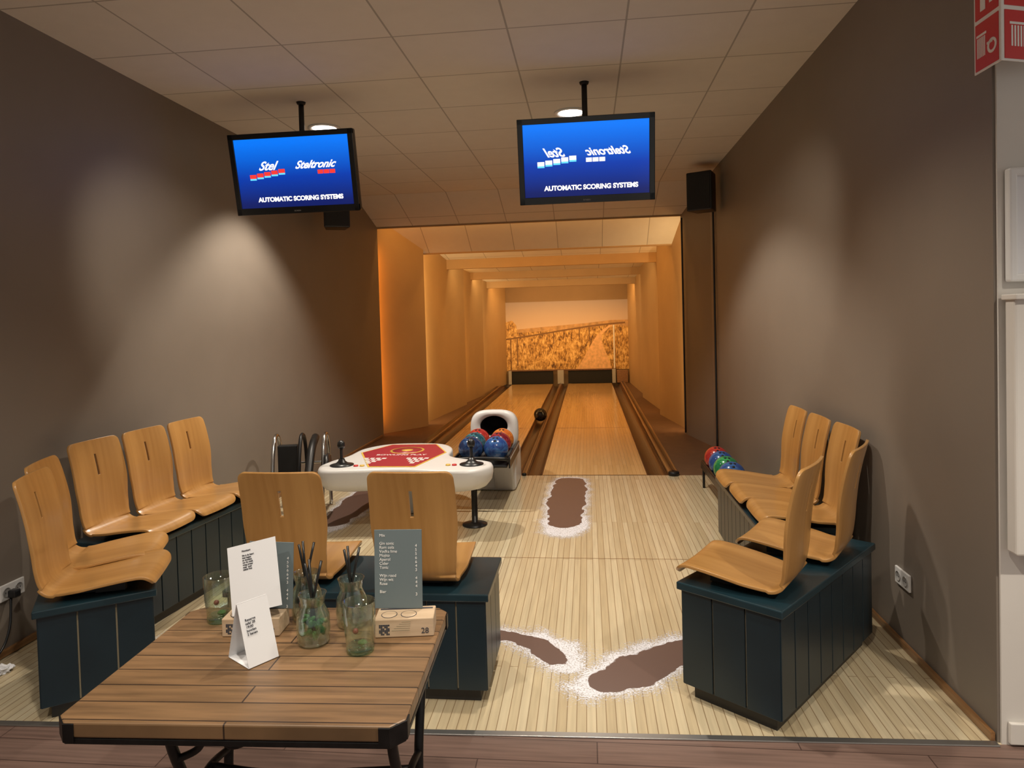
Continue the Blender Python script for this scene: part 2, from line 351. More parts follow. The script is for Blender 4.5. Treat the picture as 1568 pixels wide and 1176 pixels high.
# mural : flat printed wall picture
def mural():
    e=empty('wall_mural_dunes_print',(0,17.335,0))
    m,nt,b=new_mat('mural_sky_print'); tc=nt.nodes.new('ShaderNodeTexCoord'); sp=nt.nodes.new('ShaderNodeSeparateXYZ'); r=nt.nodes.new('ShaderNodeValToRGB')
    nt.links.new(tc.outputs['Object'],sp.inputs[0]); mr=nt.nodes.new('ShaderNodeMapRange'); mr.inputs[1].default_value=1.4; mr.inputs[2].default_value=2.1
    nt.links.new(sp.outputs['Z'],mr.inputs[0]); nt.links.new(mr.outputs[0],r.inputs['Fac'])
    r.color_ramp.elements[0].color=(.62,.47,.36,1); r.color_ramp.elements[1].color=(.30,.25,.25,1)
    nt.links.new(r.outputs['Color'],b.inputs['Base Color']); b.inputs['Roughness'].default_value=.6
    g,nt,b=new_mat('mural_grass_print'); tc=nt.nodes.new('ShaderNodeTexCoord')
    def nz(scale,rot,sc,det,dis):
        mp=nt.nodes.new('ShaderNodeMapping'); mp.inputs['Scale'].default_value=scale; mp.inputs['Rotation'].default_value=(0,rot,0)
        n=nt.nodes.new('ShaderNodeTexNoise'); n.inputs['Scale'].default_value=sc; n.inputs['Detail'].default_value=det; n.inputs['Roughness'].default_value=.7; n.inputs['Distortion'].default_value=dis
        nt.links.new(tc.outputs['Object'],mp.inputs[0]); nt.links.new(mp.outputs[0],n.inputs['Vector']); return n
    n1=nz((26,1,8),.35,1.0,8,.6); n2=nz((4,1,4.5),0,1.0,3,.8)
    ad=nt.nodes.new('ShaderNodeMath'); ad.operation='MULTIPLY_ADD'; ad.inputs[1].default_value=.62; nt.links.new(n1.outputs['Fac'],ad.inputs[0])
    m2=nt.nodes.new('ShaderNodeMath'); m2.operation='MULTIPLY'; m2.inputs[1].default_value=.38; nt.links.new(n2.outputs['Fac'],m2.inputs[0]); nt.links.new(m2.outputs[0],ad.inputs[2])
    r=nt.nodes.new('ShaderNodeValToRGB'); el=r.color_ramp.elements; el[0].position=.41; el[0].color=(.10,.04,.010,1); el[1].position=.58; el[1].color=(.82,.56,.22,1)
    k=el.new(.49); k.color=(.48,.26,.06,1)
    nt.links.new(ad.outputs[0],r.inputs['Fac']); nt.links.new(r.outputs['Color'],b.inputs['Base Color'])
    pathm=mat('mural_path_print',(.70,.43,.21),.6,noise=.2,nscale=14); rail=mat('mural_rail_print',(.20,.10,.035),.6); sea=mat('mural_far_dunes_print',(.48,.29,.13),.6,noise=.3,nscale=9)
    X0,X1=-2.07,1.03
    MB().quad([(X0,0,.33),(X1,0,.33),(X1,0,2.08),(X0,0,2.08)]).obj('sky_panel',m,parent=e)
    top=[(X1,1.50),(.6,1.50),(0,1.44),(-.6,1.40),(-1.2,1.36),(X0,1.30)]
    MB().quad([(X0,-.002,.33),(X1,-.002,.33)]+[(x,-.002,z+.07) for x,z in top]).obj('distant_dunes',sea,parent=e)
    MB().quad([(X0,-.004,.33),(X1,-.004,.33)]+[(x,-.004,z-.05+.05*math.sin(x*5)) for x,z in top]).obj('grass_field',g,parent=e)
    MB().quad([(X0,-.0045,1.05),(-1.75,-.0045,1.15),(-1.8,-.0045,1.5),(-1.9,-.0045,1.62),(X0,-.0045,1.58)]).obj('tall_grass',g,parent=e)
    L=[(-.30,.33),(-.12,.6),(.02,.85),(.14,1.05),(.24,1.2),(.42,1.36),(.58,1.45)]; R=[(.66,1.45),(.50,1.34),(.36,1.20),(.36,1.05),(.42,.85),(.52,.6),(.60,.33)]
    MB().quad([(x,-.006,z) for x,z in L+R]).obj('sand_path',pathm,parent=e)
    def strip(name,pts,w,y=-.008):
        C=catmull([(p[0],0,p[1]) for p in pts],5); mb=MB()
        for a,b_ in zip(C[:-1],C[1:]): mb.quad([(a.x,y,a.z-w),(b_.x,y,b_.z-w),(b_.x,y,b_.z+w),(a.x,y,a.z+w)])
        mb.obj(name,rail,parent=e)
    strip('boardwalk_rail',[(X0,1.14),(-1.3,1.24),(-.6,1.34),(0,1.42),(.5,1.47),(.95,1.50)],.02)
    for x,z,h in((-1.95,1.15,.82),(-1.78,1.16,.7),(-.85,1.30,.30),(-.2,1.39,.24),(.05,1.42,.2)):
        MB().quad([(x-.014,-.009,z-h),(x+.014,-.009,z-h),(x+.014,-.009,z),(x-.014,-.009,z)]).obj('fence_post',rail,parent=e)
    for pts in ([(-.42,.33),(-.2,.7),(0,1.02),(.16,1.22)],[(.70,.33),(.60,.7),(.50,1.0),(.44,1.2),(.56,1.38)]):
        strip('path_edge_rope',pts,.012)
mural()

# ------------------------------------------------------------ benches & chairs
def bench(cx,cy,ang,L,W=.43,H=.48):
    e=empty('seating_bench',(cx,cy,0),ang)
    hb=H-.10; zc=.065+hb/2
    mb=MB(); mb.box((0,0,.035),(L-.07,W-.07,.07),2); mb.box((0,0,zc),(L-.022,W-.022,hb),1)
    def row(n,length,fx):
        p=length/n
        for i in range(n): fx(-length/2+p*(i+.5),p-.007)
    nL=max(3,round(L/.125)); nW=3
    row(nL,L,lambda c,w:(mb.box((c,-W/2+.006,zc),(w,.014,hb+.004),0),mb.box((c,W/2-.006,zc),(w,.014,hb+.004),0)))
    row(nW,W,lambda c,w:(mb.box((-L/2+.006,c,zc),(.014,w,hb+.004),0),mb.box((L/2-.006,c,zc),(.014,w,hb+.004),0)))
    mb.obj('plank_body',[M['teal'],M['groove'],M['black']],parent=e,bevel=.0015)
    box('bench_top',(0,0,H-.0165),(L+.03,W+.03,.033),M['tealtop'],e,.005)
    return e
def chair_mesh():
    prof=catmull([(.245,.022,0),(.235,.045,0),(.205,.062,0),(.14,.060,0),(.04,.047,0),(-.06,.032,0),(-.13,.026,0),(-.175,.036,0),(-.205,.072,0),(-.218,.14,0),(-.226,.23,0),(-.238,.33,0),(-.258,.43,0),(-.283,.525,0)],5)
    n=len(prof); 
    s=[0]
    for a,b in zip(prof[:-1],prof[1:]): s.append(s[-1]+(b-a).length)
    T=s[-1]
    def halfw(si):
        t=si/T
        keys=[(0,.190),(.15,.196),(.30,.194),(.42,.178),(.50,.170),(.60,.178),(.75,.190),(.9,.188),(1,.184)]
        for (a,wa),(b,wb) in zip(keys[:-1],keys[1:]):
            if a<=t<=b:
                k=(t-a)/(b-a); k=k*k*(3-2*k); w=wa+(wb-wa)*k; break
        else: w=.18
        for d,r in ((si,.05),(T-si,.034)):
            if d<r: w-= r-math.sqrt(max(0,r*r-(r-d)**2))
        return w
    us=[-1,-.8,-.6,-.4,-.2,-.1,0,0,.1,.2,.4,.6,.8,1]
    slot_lo=T-.205; slot_hi=T-.085
    def at(si):
        for i in range(n-1):
            if s[i]<=si<=s[i+1]+1e-9:
                k=(si-s[i])/(s[i+1]-s[i]); return prof[i].lerp(prof[i+1],k)
        return prof[-1]
    ss=sorted(set([round(x,5) for x in s[1:-1]]+[0,.003,.008,.015,.025,.038,T,T-.002,T-.006,T-.012,T-.02,T-.03,slot_lo,slot_hi]))
    ss=[x for i,x in enumerate(ss) if i==0 or x-ss[i-1]>.0015 or x in(0,T)]
    v=[];f=[];hs=.0075
    for si in ss:
        p=at(si); hw=halfw(si)
        for i,u in enumerate(us):
            if i==6: x=-hs
            elif i==7: x=hs
            else: x=u*hw
            curve=-.012*(abs(x)/.19)**2 if si<T*.42 else 0
            dy=.018*(abs(x)/.19)**2 if si>T*.5 else 0
            v.append((x,p.x+dy,p.y-(curve*.6)))
    w=len(us)
    for r in range(len(ss)-1):
        mid=(ss[r]+ss[r+1])/2
        for c in range(w-1):
            if c==6 and slot_lo<mid<slot_hi: continue
            f.append([r*w+c,r*w+c+1,(r+1)*w+c+1,(r+1)*w+c])
    me=bpy.data.meshes.new('ply_shell'); me.from_pydata(v,[],f)
    for p in me.polygons: p.use_smooth=True
    me.materials.append(M['chair']); return me
CH=chair_mesh()
def chair(x,y,facing,z=.483):
    e=empty('plywood_chair',(x,y,z),math.radians(facing-90))
    o=bpy.data.objects.new('ply_shell',CH); link(o,e)
    sd=o.modifiers.new('s','SOLIDIFY'); sd.thickness=.013; sd.offset=0
    b=o.modifiers.new('b','BEVEL'); b.width=.003; b.segments=2; b.limit_method='ANGLE'
    mb=MB(); mb.box((0,-.04,.009),(.20,.18,.016),0)
    mb.box((-.10,.06,.02),(.03,.12,.038),0); mb.box((.10,.06,.02),(.03,.12,.038),0)
    mb.obj('mounting_plate',M['blackm'],parent=e,bevel=.002)
def uv(a): a=math.radians(a); return Vector((math.cos(a),math.sin(a)))
N=Vector((.705,2.665)); u=uv(51); v=uv(141); L=1.02
c=N+u*L/2+v*.215; bench(c.x,c.y,math.radians(51),L,H=.50)
for s,o_ in((.21,.235),(.70,.215)): 
    p=N+u*s+v*o_; chair(p.x,p.y,149,.503)
bench(1.125,4.43,math.pi/2,1.20,H=.465)
for y,x in((3.95,1.155),(4.335,1.135),(4.72,1.12)): chair(x,y,180,.468)
bench(-1.03,3.035,0,1.15)
for x in(-1.33,-.755): chair(x,3.045,90)
N=Vector((-2.30,2.565)); u=uv(125); v=uv(35); L=.66
c=N+u*L/2+v*.215; bench(c.x,c.y,math.radians(125),L)
for s in(.18,.52):
    p=N+u*s+v*.235; chair(p.x,p.y,21)
C0=Vector((-2.395,3.39)); u=uv(84); v=uv(-6); L=1.15
c=C0+u*L/2-v*.215; bench(c.x,c.y,math.radians(84),L)
for s in(.19,.58,.97):
    p=C0+u*s-v*.20; chair(p.x,p.y,-4)

# ------------------------------------------------------------ table
def table():
    x0,x1,y0,y1=-1.24,-.432,1.41,2.03; zt=.75; cx,cy=(x0+x1)/2,(y0+y1)/2
    e=empty('iron_leg_table',(cx,cy,0),math.radians(2.4)); w,d=x1-x0,y1-y0; ch=.03
    pts=[(-w/2+ch,-d/2),(w/2-ch,-d/2),(w/2,-d/2+ch),(w/2,d/2-ch),(w/2-ch,d/2),(-w/2+ch,d/2),(-w/2,d/2-ch),(-w/2,-d/2+ch)]
    MB().prism(pts,zt-.035,zt).obj('plank_top',M['tabletop'],parent=e,bevel=.004)
    MB().prism([(a*.998,b*.998) for a,b in pts],zt-.05,zt-.036).obj('steel_underframe',M['iron'],parent=e,bevel=.002)
    for sx in(-1,1):
        for sy in(-1,1):
            q=[(sx*(w/2+.003),sy*(d/2-.055)),(sx*(w/2+.003),sy*(d/2-ch)),(sx*(w/2-ch),sy*(d/2+.003)),(sx*(w/2-.055),sy*(d/2+.003)),(sx*(w/2-.055),sy*(d/2-.004)),(sx*(w/2-ch-.003),sy*(d/2-.005)),(sx*(w/2-.005),sy*(d/2-ch-.003)),(sx*(w/2-.005),sy*(d/2-.055))]
            MB().prism(q,zt-.045,zt-.002).obj('corner_cap',M['iron'],parent=e,bevel=.001)
    for sx in(-1,1):
        X=sx*(w/2-.06) if sx>0 else sx*(w/2-.20)
        for sy in(-1,1):
            tube('cast_leg',[(X,sy*.20,zt-.055),(X,sy*.17,.60),(X,sy*.10,.42),(X,sy*.12,.25),(X,sy*.22,.10),(X,sy*.27,.018)],lambda t:.013,M['iron'],e)
            tube('leg_scroll',[(X,sy*.19,.66),(X,sy*.10,.60),(X,sy*.05,.66),(X,sy*.08,.70),(X,sy*.115,.68)],.008,M['iron'],e)
            tube('leg_scroll_low',[(X,sy*.11,.30),(X,sy*.04,.24),(X,sy*.03,.16),(X,sy*.08,.14),(X,sy*.10,.18)],.008,M['iron'],e)
            lathe('foot_pad',[(0,0),(.022,0),(.022,.012),(.012,.02),(0,.02)],M['iron'],e,loc=(X,sy*.27,0))
        tube('leg_brace',[(X,-.105,.43),(X,0,.45),(X,.105,.43)],.010,M['iron'],e)
        tube('leg_top_bar',[(X,-.25,zt-.058),(X,0,zt-.058),(X,.25,zt-.058)],.010,M['iron'],e)
        if sx<0:
            tube('corner_brace',[(X,-.16,.57),(X+.06,-.16,.60),(X+.10,-.18,.67),(X+.20,-.2,zt-.06)],.009,M['iron'],e)
            tube('brace_curl',[(X+.10,-.18,.67),(X+.15,-.18,.62),(X+.20,-.18,.64),(X+.19,-.18,.67)],.008,M['iron'],e)
    tube('stretcher',[(-w/2+.20,0,.45),(0,0,.43),(w/2-.06,0,.45)],.010,M['iron'],e)
table()
TZ=.751
def glass(x,y,kind,name='drinking_glass'):
    e=empty(name,(x,y,TZ))
    if kind=='tumbler':
        lathe('glass_wall',[(.036,.012),(.037,.02),(.042,.07),(.044,.135),(.0425,.136),(.040,.07),(.035,.02)],M['glass'],e)
        lathe('glass_foot',[(0,.0),(.032,.0),(.037,.005),(.037,.014),(.034,.018),(0,.013)],M['glassbase'],e)
        sphere('cucumber_rest',.014,M['mint'],(.008,-.004,.024),e,(1,.8,.5),12); sphere('berry_rest',.008,M['berry'],(-.014,.006,.05),e,(1,1,1),12)
    else:
        lathe('jar_wall',[(0,0),(.036,0),(.043,.006),(.046,.04),(.044,.078),(.033,.102),(.032,.112),(.037,.134),(.039,.138),(.036,.138),(.0295,.112),(.0305,.101),(.041,.077),(.043,.04),(.039,.010),(0,.008)],M['glass'],e)
        fill=M['mint'] if kind=='mint' else M['berry']
        rnd=random.Random(int(abs(x*1000)))
        for k in range(34 if kind=='mint' else 12):
            a=rnd.random()*6.28; rr=.032*math.sqrt(rnd.random()); o=sphere('mint_leaf' if kind=='mint' else 'fruit_piece',.012,fill,(rr*math.cos(a),rr*math.sin(a),.016+rnd.random()*(.055 if kind=='mint' else .025)),e,(1,.6,.45),12); o.rotation_euler=(rnd.random()*3,rnd.random()*3,0)
        for k,(a,t) in enumerate(((.4,.03),(2.2,.028),(3.9,.02))):
            dx,dy=math.cos(a)*t,math.sin(a)*t
            tube('straw',[(-dx*.4,-dy*.4,.03),(0,0,.11),(dx*.9,dy*.9,.225)],.0038,M['straw'],e,n=2,seg=8)
    return e
glass(-.775,1.80,'mint','cocktail_jar'); glass(-.705,1.915,'berry','cocktail_jar'); glass(-.86,1.955,'berry','cocktail_jar')
glass(-.628,1.76,'tumbler'); glass(-1.12,1.925,'tumbler')
def block_menu(x,y,rz,name='menu_holder'):
    e=empty(name,(x,y,TZ),rz)
    mb=MB(); mb.box((0,0,.026),(.165,.085,.052),0); mb.obj('wood_block',M['blockwood'],parent=e,bevel=.003)
    for dx in(-.045,.01): lathe('candle_recess',[(.0,0),(.021,0),(.021,.0008),(.018,.0012),(0,.0006)],M['blockwood'],e,loc=(dx,-.012,.0525)); 
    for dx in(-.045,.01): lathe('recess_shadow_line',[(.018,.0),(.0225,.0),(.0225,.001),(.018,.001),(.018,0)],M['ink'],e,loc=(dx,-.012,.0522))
    box('slot_line',(0,.025,.0524),(.15,.008,.0008),M['ink'],e,0)
    mb=MB()
    for i in range(6):
        for j in range(6):
            if (i*7+j*5+i*j)%3!=0: mb.box((-.068+i*.005,-.0428,.010+j*.005),(.0045,.0006,.0045))
    mb.obj('printed_code',M['ink'],parent=e)
    text('number_label','28',.022,M['ink'],e,(.058,-.0432,.010))
    mb=MB()
    for i in range(5): mb.box((-.01+.004*i,-.0428,.020+i*.006),(.05-.006*i,.0006,.002))
    mb.obj('engraving',M['groove'],parent=e)
    return e
def menu_card(x,y,rz,lean,w=.14,h=.225):
    e=empty('menu_card',(x,y,TZ+.0535),rz,lean)
    box('card',(0,0,h/2),(w,.003,h),M['greycard'],e,.0008)
    text('menu_text','Mix\n\nGin tonic\nRum cola\nVodka lime\nMojito\nAperol\nCider\nTonic\n\nWijn rood\nWijn wit\nRose\n\nBier',.0115,M['signwhite'],e,(-w/2+.015,-.002,h-.02),align='LEFT')
    text('menu_prices','4\n5\n5\n6\n6\n4\n3\n\n4\n4\n4\n\n3',.0115,M['signwhite'],e,(w/2-.02,-.002,h-.05),align='LEFT')
    return e
block_menu(-.535,1.885,math.radians(8)); menu_card(-.562,1.908,math.radians(3),math.radians(-5))
block_menu(-.975,1.865,math.radians(5)); menu_card(-.945,1.895,math.radians(-3),math.radians(-6),.14,.19)
def paper():
    e=empty('paper_menu_sheet',(-.945,1.815,TZ+.073),math.radians(-6),math.radians(-18))
    o=box('sheet',(0,0,.10),(.155,.0016,.19),M['paper'],e,.0004); o.rotation_euler=(0,math.radians(-15),0)
    text('sheet_text','Menukaart\n\nDit is de kaart\nmet hapjes\nen drankjes\nvan de week\nvraag ernaar\nsoep  tosti\nsalade friet',.0065,M['ink'],e,(-.075,-.002,.16),rot=(math.pi/2,math.radians(-15),0),align='LEFT')
paper()
def tent():
    e=empty('tent_card',(-.905,1.71,TZ),math.radians(56))
    h=.155;w=.085;d=.052
    for s in(-1,1):
        MB().quad([(-w/2,s*d,0.001),(w/2,s*d,.001),(w/2,s*.001,h),(-w/2,s*.001,h)]).obj('card_flap',M['paper'],parent=e).modifiers.new('s','SOLIDIFY').thickness=.0012
    MB().quad([(-w/2,-d,.0012),(w/2,-d,.0012),(w/2,d,.0012),(-w/2,d,.0012)]).obj('card_base',M['paper'],parent=e).modifiers.new('s','SOLIDIFY').thickness=.0008
    text('card_text','Reserve\ntafel 28\n19:00\nbowlen\n2 banen',.009,M['ink'],e,(-.030,-.018,.11),rot=(math.radians(71.5),0,0),align='LEFT')
tent()

# ------------------------------------------------------------ monitors
def monitor(x,y,z,mirror,tilt=12):
    e=empty('hanging_score_monitor',(x,y,z))
    h=bpy.data.objects.new('tilting_head',None); h.rotation_euler=(math.radians(tilt),0,0); link(h,e)
    W,H=.93,.575
    box('housing',(0,.035,0),(W,.055,H),M['black'],h,.01); box('rear_bulge',(0,.085,0),(W*.7,.05,H*.65),M['black'],h,.02)
    mb=MB(); b=.038
    mb.box((0,0,H/2-b/2),(W,.022,b)); mb.box((0,0,-H/2+b*.65),(W,.022,b*1.3)); mb.box((-W/2+b/2,0,0),(b,.022,H)); mb.box((W/2-b/2,0,0),(b,.022,H))
    mb.obj('bezel',mat('glossy_black',(.01,.01,.01),.2),parent=h,bevel=.003)
    MB().quad([(-W/2+b,-.002,-H/2+b),(W/2-b,-.002,-H/2+b),(W/2-b,-.002,H/2-b),(-W/2+b,-.002,H/2-b)]).obj('lcd_panel',M['screen'],parent=h)
    text('caption','AUTOMATIC SCORING SYSTEMS',.044,M['white_screen'],h,(0.03,-.004,-.195),off=.002)
    sx=-1 if mirror else 1
    text('logo_script','Stel',.085,M['white_screen'],h,(-.20,-.004,.03),shear=.6,off=.002,sx=sx)
    text('logo_script_wide','Steltronic',.075,M['white_screen'],h,(.16,-.004,.03),shear=.6,off=.002,sx=sx)
    mb=MB()
    for i in range(5): mb.box((-.31+i*.055,-.003,-.015+i*.008),(.048,.002,.03))
    for i in range(3): mb.box(((.20 if not mirror else .02)+i*.045,-.003,.0),(.040,.002,.028))
    mb.obj('logo_blocks',M['white_screen'] if mirror else M['red_screen'],parent=h)
    mb=MB()
    for i in range(5): mb.box((-.31+i*.055,-.0032,-.034+i*.008),(.048,.002,.012))
    mb.obj('logo_block_shadows',M['cyan_screen'],parent=h)
    text('maker_plate','SCREEN',.014,M['grey'],h,(0,-.0125,-H/2+.015))
    box('vesa_plate',(0,.12,0),(.2,.02,.2),M['blackm'],h,.004)
    zt=CEIL-z
    tube('ceiling_pole',[(0,.17,-.02),(0,.17,zt*.5),(0,.17,zt-.002)],.02,M['blackm'],e,n=2,seg=16)
    box('pole_bracket',(0,.145,0),(.10,.07,.12),M['blackm'],e,.005)
    lathe('ceiling_flange',[(0,0),(.035,0),(.03,-.015),(.02,-.02),(0,-.02)],M['blackm'],e,loc=(0,.17,zt))
monitor(.02,4.74,2.715,True); monitor(-2.085,4.78,2.74,False)

# ------------------------------------------------------------ speakers, downlights, cables
def speaker(x,y,z,rz):
    e=empty('wall_speaker',(x,y,z),rz)
    MB().prism([(-.14,-.13),(.14,-.13),(.11,.12),(-.11,.12)],-.21,.21).obj('cabinet',M['black'],parent=e,bevel=.012)
    box('grille',(0,-.135,0),(.25,.01,.39),mat('speaker_cloth',(.02,.02,.02),.9,noise=.5,nscale=200),e,.004)
    tube('bracket',[(0,.12,.12),(0,.17,.16),(0,.20,.22)],.012,M['blackm'],e)
    return e
speaker(1.30,7.75,2.98,math.radians(-28)); speaker(-2.72,7.3,2.90,math.radians(25))
e=empty('wall_cable_conduit',(1.47,8.1,0)); tube('conduit',[(0,0,.04),(0,0,1.5),(0,0,2.9),(-.03,-.1,3.0)],.012,M['black'],e,seg=8)
e=empty('wall_cable_conduit',(1.30,9.45,0)); tube('conduit',[(0,0,.04),(0,0,1.5),(0,0,2.95)],.012,M['black'],e,seg=8)

LC=(1,.90,.76)
def spotlight(name,loc,target,W,size,blend,col=LC,rad=.04,parent=None):
    l=bpy.data.lights.new(name,'SPOT'); l.energy=W; l.spot_size=math.radians(size); l.spot_blend=blend; l.color=col; l.shadow_soft_size=rad
    o=bpy.data.objects.new(name,l); o.location=loc
    d=Vector(target)-Vector(loc); o.rotation_euler=d.to_track_quat('-Z','Y').to_euler(); link(o,parent); return o
def downlight(x,y,W=110,size=120,blend=.5,target=None,rad=.05):
    e=empty('recessed_downlight',(x,y,CEIL))
    lathe('trim_ring',[(.10,-.001),(.135,-.001),(.137,-.010),(.12,-.014),(.10,-.006),(.10,-.001)],M['whitepaint'],e)
    lathe('lens',[(0,-.002),(.10,-.002),(.10,-.005),(0,-.005)],M['lens'],e)
    t=target or (0,0,-2)
    if target: t=(target[0]-x,target[1]-y,target[2]-CEIL)
    spotlight('lamp',(0,0,-.03),t,W,size,blend,parent=e,rad=rad)
downlight(-2.17,5.62,270,104,.45); downlight(-.09,5.60,230,122,.35)
for x,y,w in((-.1,3.1,150),(-2.0,.6,90),(-.1,.6,150),(2.0,.6,260),(-1.2,1.5,90)): downlight(x,y,w,124,.6)  # unseen lamps: the first follows the chair shadows, the rest are added fill
downlight(-1.5,2.9,190,46,.9,target=(-2.97,4.8,1.7)); downlight(.1,3.0,170,44,.9,target=(1.5,5.6,1.6))

def area(name,loc,rot,sx,sy,W,col):
    l=bpy.data.lights.new(name,'AREA'); l.shape='RECTANGLE'; l.size=sx; l.size_y=sy; l.energy=W; l.color=col
    o=bpy.data.objects.new(name,l); o.location=loc; o.rotation_euler=rot; return link(o)
OR=(1,.47,.11); YE=(1,.64,.27); DO=(1,.31,.03)
def vtube(loc,aim,W,col,h=2.6,w=.03):
    d=Vector((aim[0]-loc[0],aim[1]-loc[1],0)); q=d.to_track_quat('-Z','Y').to_euler()
    l=bpy.data.lights.new('cove_tube','AREA'); l.shape='RECTANGLE'; l.size=w; l.size_y=h; l.energy=W; l.color=col
    o=bpy.data.objects.new('cove_tube',l); o.location=(loc[0],loc[1],1.45); o.rotation_euler=q; link(o)
vtube((-3.03,9.66),(-2.75,10.2),7,DO); vtube((-2.585,10.60),(-2.50,11.6),25,YE,2.4); vtube((-2.43,13.28),(-2.36,14.2),7,OR,2.2); vtube((-2.32,14.93),(-2.2,16.0),9,YE,2.2)
vtube((1.37,9.68),(1.3,10.6),19,YE,2.5); vtube((1.225,11.56),(1.17,12.6),8,OR,2.3); vtube((1.13,14.07),(1.1,15.2),6,YE,2.2)
def cove(y,z,W,col,pitch,w=3.2,x=-.7):
    area('cove_strip',(x,y,z),(math.radians(pitch),0,0),w,.05,W,col)
cove(9.72,3.18,15,OR,25,3.9,-.85); cove(10.72,2.92,21,OR,40); cove(12.30,2.70,18,YE,50); cove(14.14,2.60,17,YE,55); cove(15.74,2.52,38,(1,.55,.19),60,2.9,-.55)

# ------------------------------------------------------------ scoring console
def console():
    e=empty('scoring_console',(-1.5,5.6,0))
    O=[(-2.16,5.22),(-2.06,5.07),(-1.80,5.08),(-1.48,5.12),(-1.16,5.06),(-.90,5.06),(-.77,5.22),(-.80,5.40),(-1.02,5.50),(-1.18,5.66),(-1.22,5.98),(-1.36,6.20),(-1.62,6.25),(-1.88,6.20),(-2.04,5.98),(-2.07,5.66),(-2.14,5.45)]
    O=[(p.x,p.y) for p in catmull([(x+1.5,y-5.6,0) for x,y in O],6,True)]
    def ring(s,z): return [(x*s,y*s-(.02*(1-s)*5),z) for x,y in O]
    loft('white_body',[ring(.80,.32),ring(.93,.34),ring(.985,.39),ring(1,.44),ring(1,.48),ring(.985,.500),ring(.94,.505),ring(.6,.505)],M['white'],e)
    D=[(-1.99,5.76),(-1.82,6.14),(-1.40,6.15),(-1.23,5.76),(-1.36,5.18),(-1.74,5.18)]
    MB().prism([(x+1.5,y-5.6) for x,y in D],.5052,.508).obj('playing_decal_border',M['yellow'],parent=e)
    cx=sum(p[0] for p in D)/6; cy=sum(p[1] for p in D)/6
    MB().prism([((x-cx)*.96+cx+1.5,(y-cy)*.96+cy-5.6) for x,y in D],.5082,.5095).obj('playing_decal',M['red'],parent=e)
    lathe('decal_disc',[(.0,.0),(.15,.0),(.15,.0006),(0,.0006)],M['yellow'],e,loc=(-.10,.25,.5096))
    lathe('decal_disc_red',[(.0,.0),(.13,.0),(.13,.0006),(0,.0006)],M['red'],e,loc=(-.10,.25,.5103))
    lathe('decal_face',[(.0,.0),(.05,.0),(.05,.0006),(0,.0006)],M['yellow'],e,loc=(-.10,.25,.511))
    text('decal_lettering','BOWLING PLAY',.06,M['signwhite'],e,(-.10,.03,.5100),rot=(0,0,0),off=.001)
    for sx in(-1,1):
        mb=MB()
        for r in range(4):
            for k in range(r+1): mb.box((-.10+sx*.18+(k-r/2)*.05,-.28+r*.06,.5102),(.036,.042,.001))
        mb.obj('pin_triangle',M['signwhite'],parent=e)
    for x,y in((-1.98,5.26),(-.93,5.28)):
        lathe('joystick_plate',[(0,.0),(.095,.0),(.095,.006),(.055,.014),(.03,.034),(.022,.055),(0,.055)],M['black'],e,loc=(x+1.5,y-5.6,.505))
        tube('joystick_shaft',[(x+1.5,y-5.6,.54),(x+1.5,y-5.6,.60),(x+1.5,y-5.6,.65)],.012,M['black'],e,n=2)
        lathe('joystick_knob',[(0,0),(.024,.002),(.032,.025),(.028,.05),(.014,.065),(0,.065)],M['black'],e,loc=(x+1.5,y-5.6,.64))
        for k,bm_ in((0,'signred'),(1,'yellow')): lathe('round_button',[(0,0),(.02,0),(.018,.01),(0,.012)],M[bm_],e,loc=(x+1.5+(.13+.05*k if x<-1.5 else -.13-.05*k),y-5.6-.04,.505))
    lathe('support_leg',[(0,0),(.10,0),(.10,.010),(.04,.022),(.024,.03),(.024,.33),(0,.33)],M['black'],e,loc=(-.93+1.5,5.36-5.6,.0))
    MB().prism([(-.25,.05),(.02,.05),(.06,.45),(-.30,.45)],0,.36).obj('pedestal',M['white'],parent=e,bevel=.03)
console()

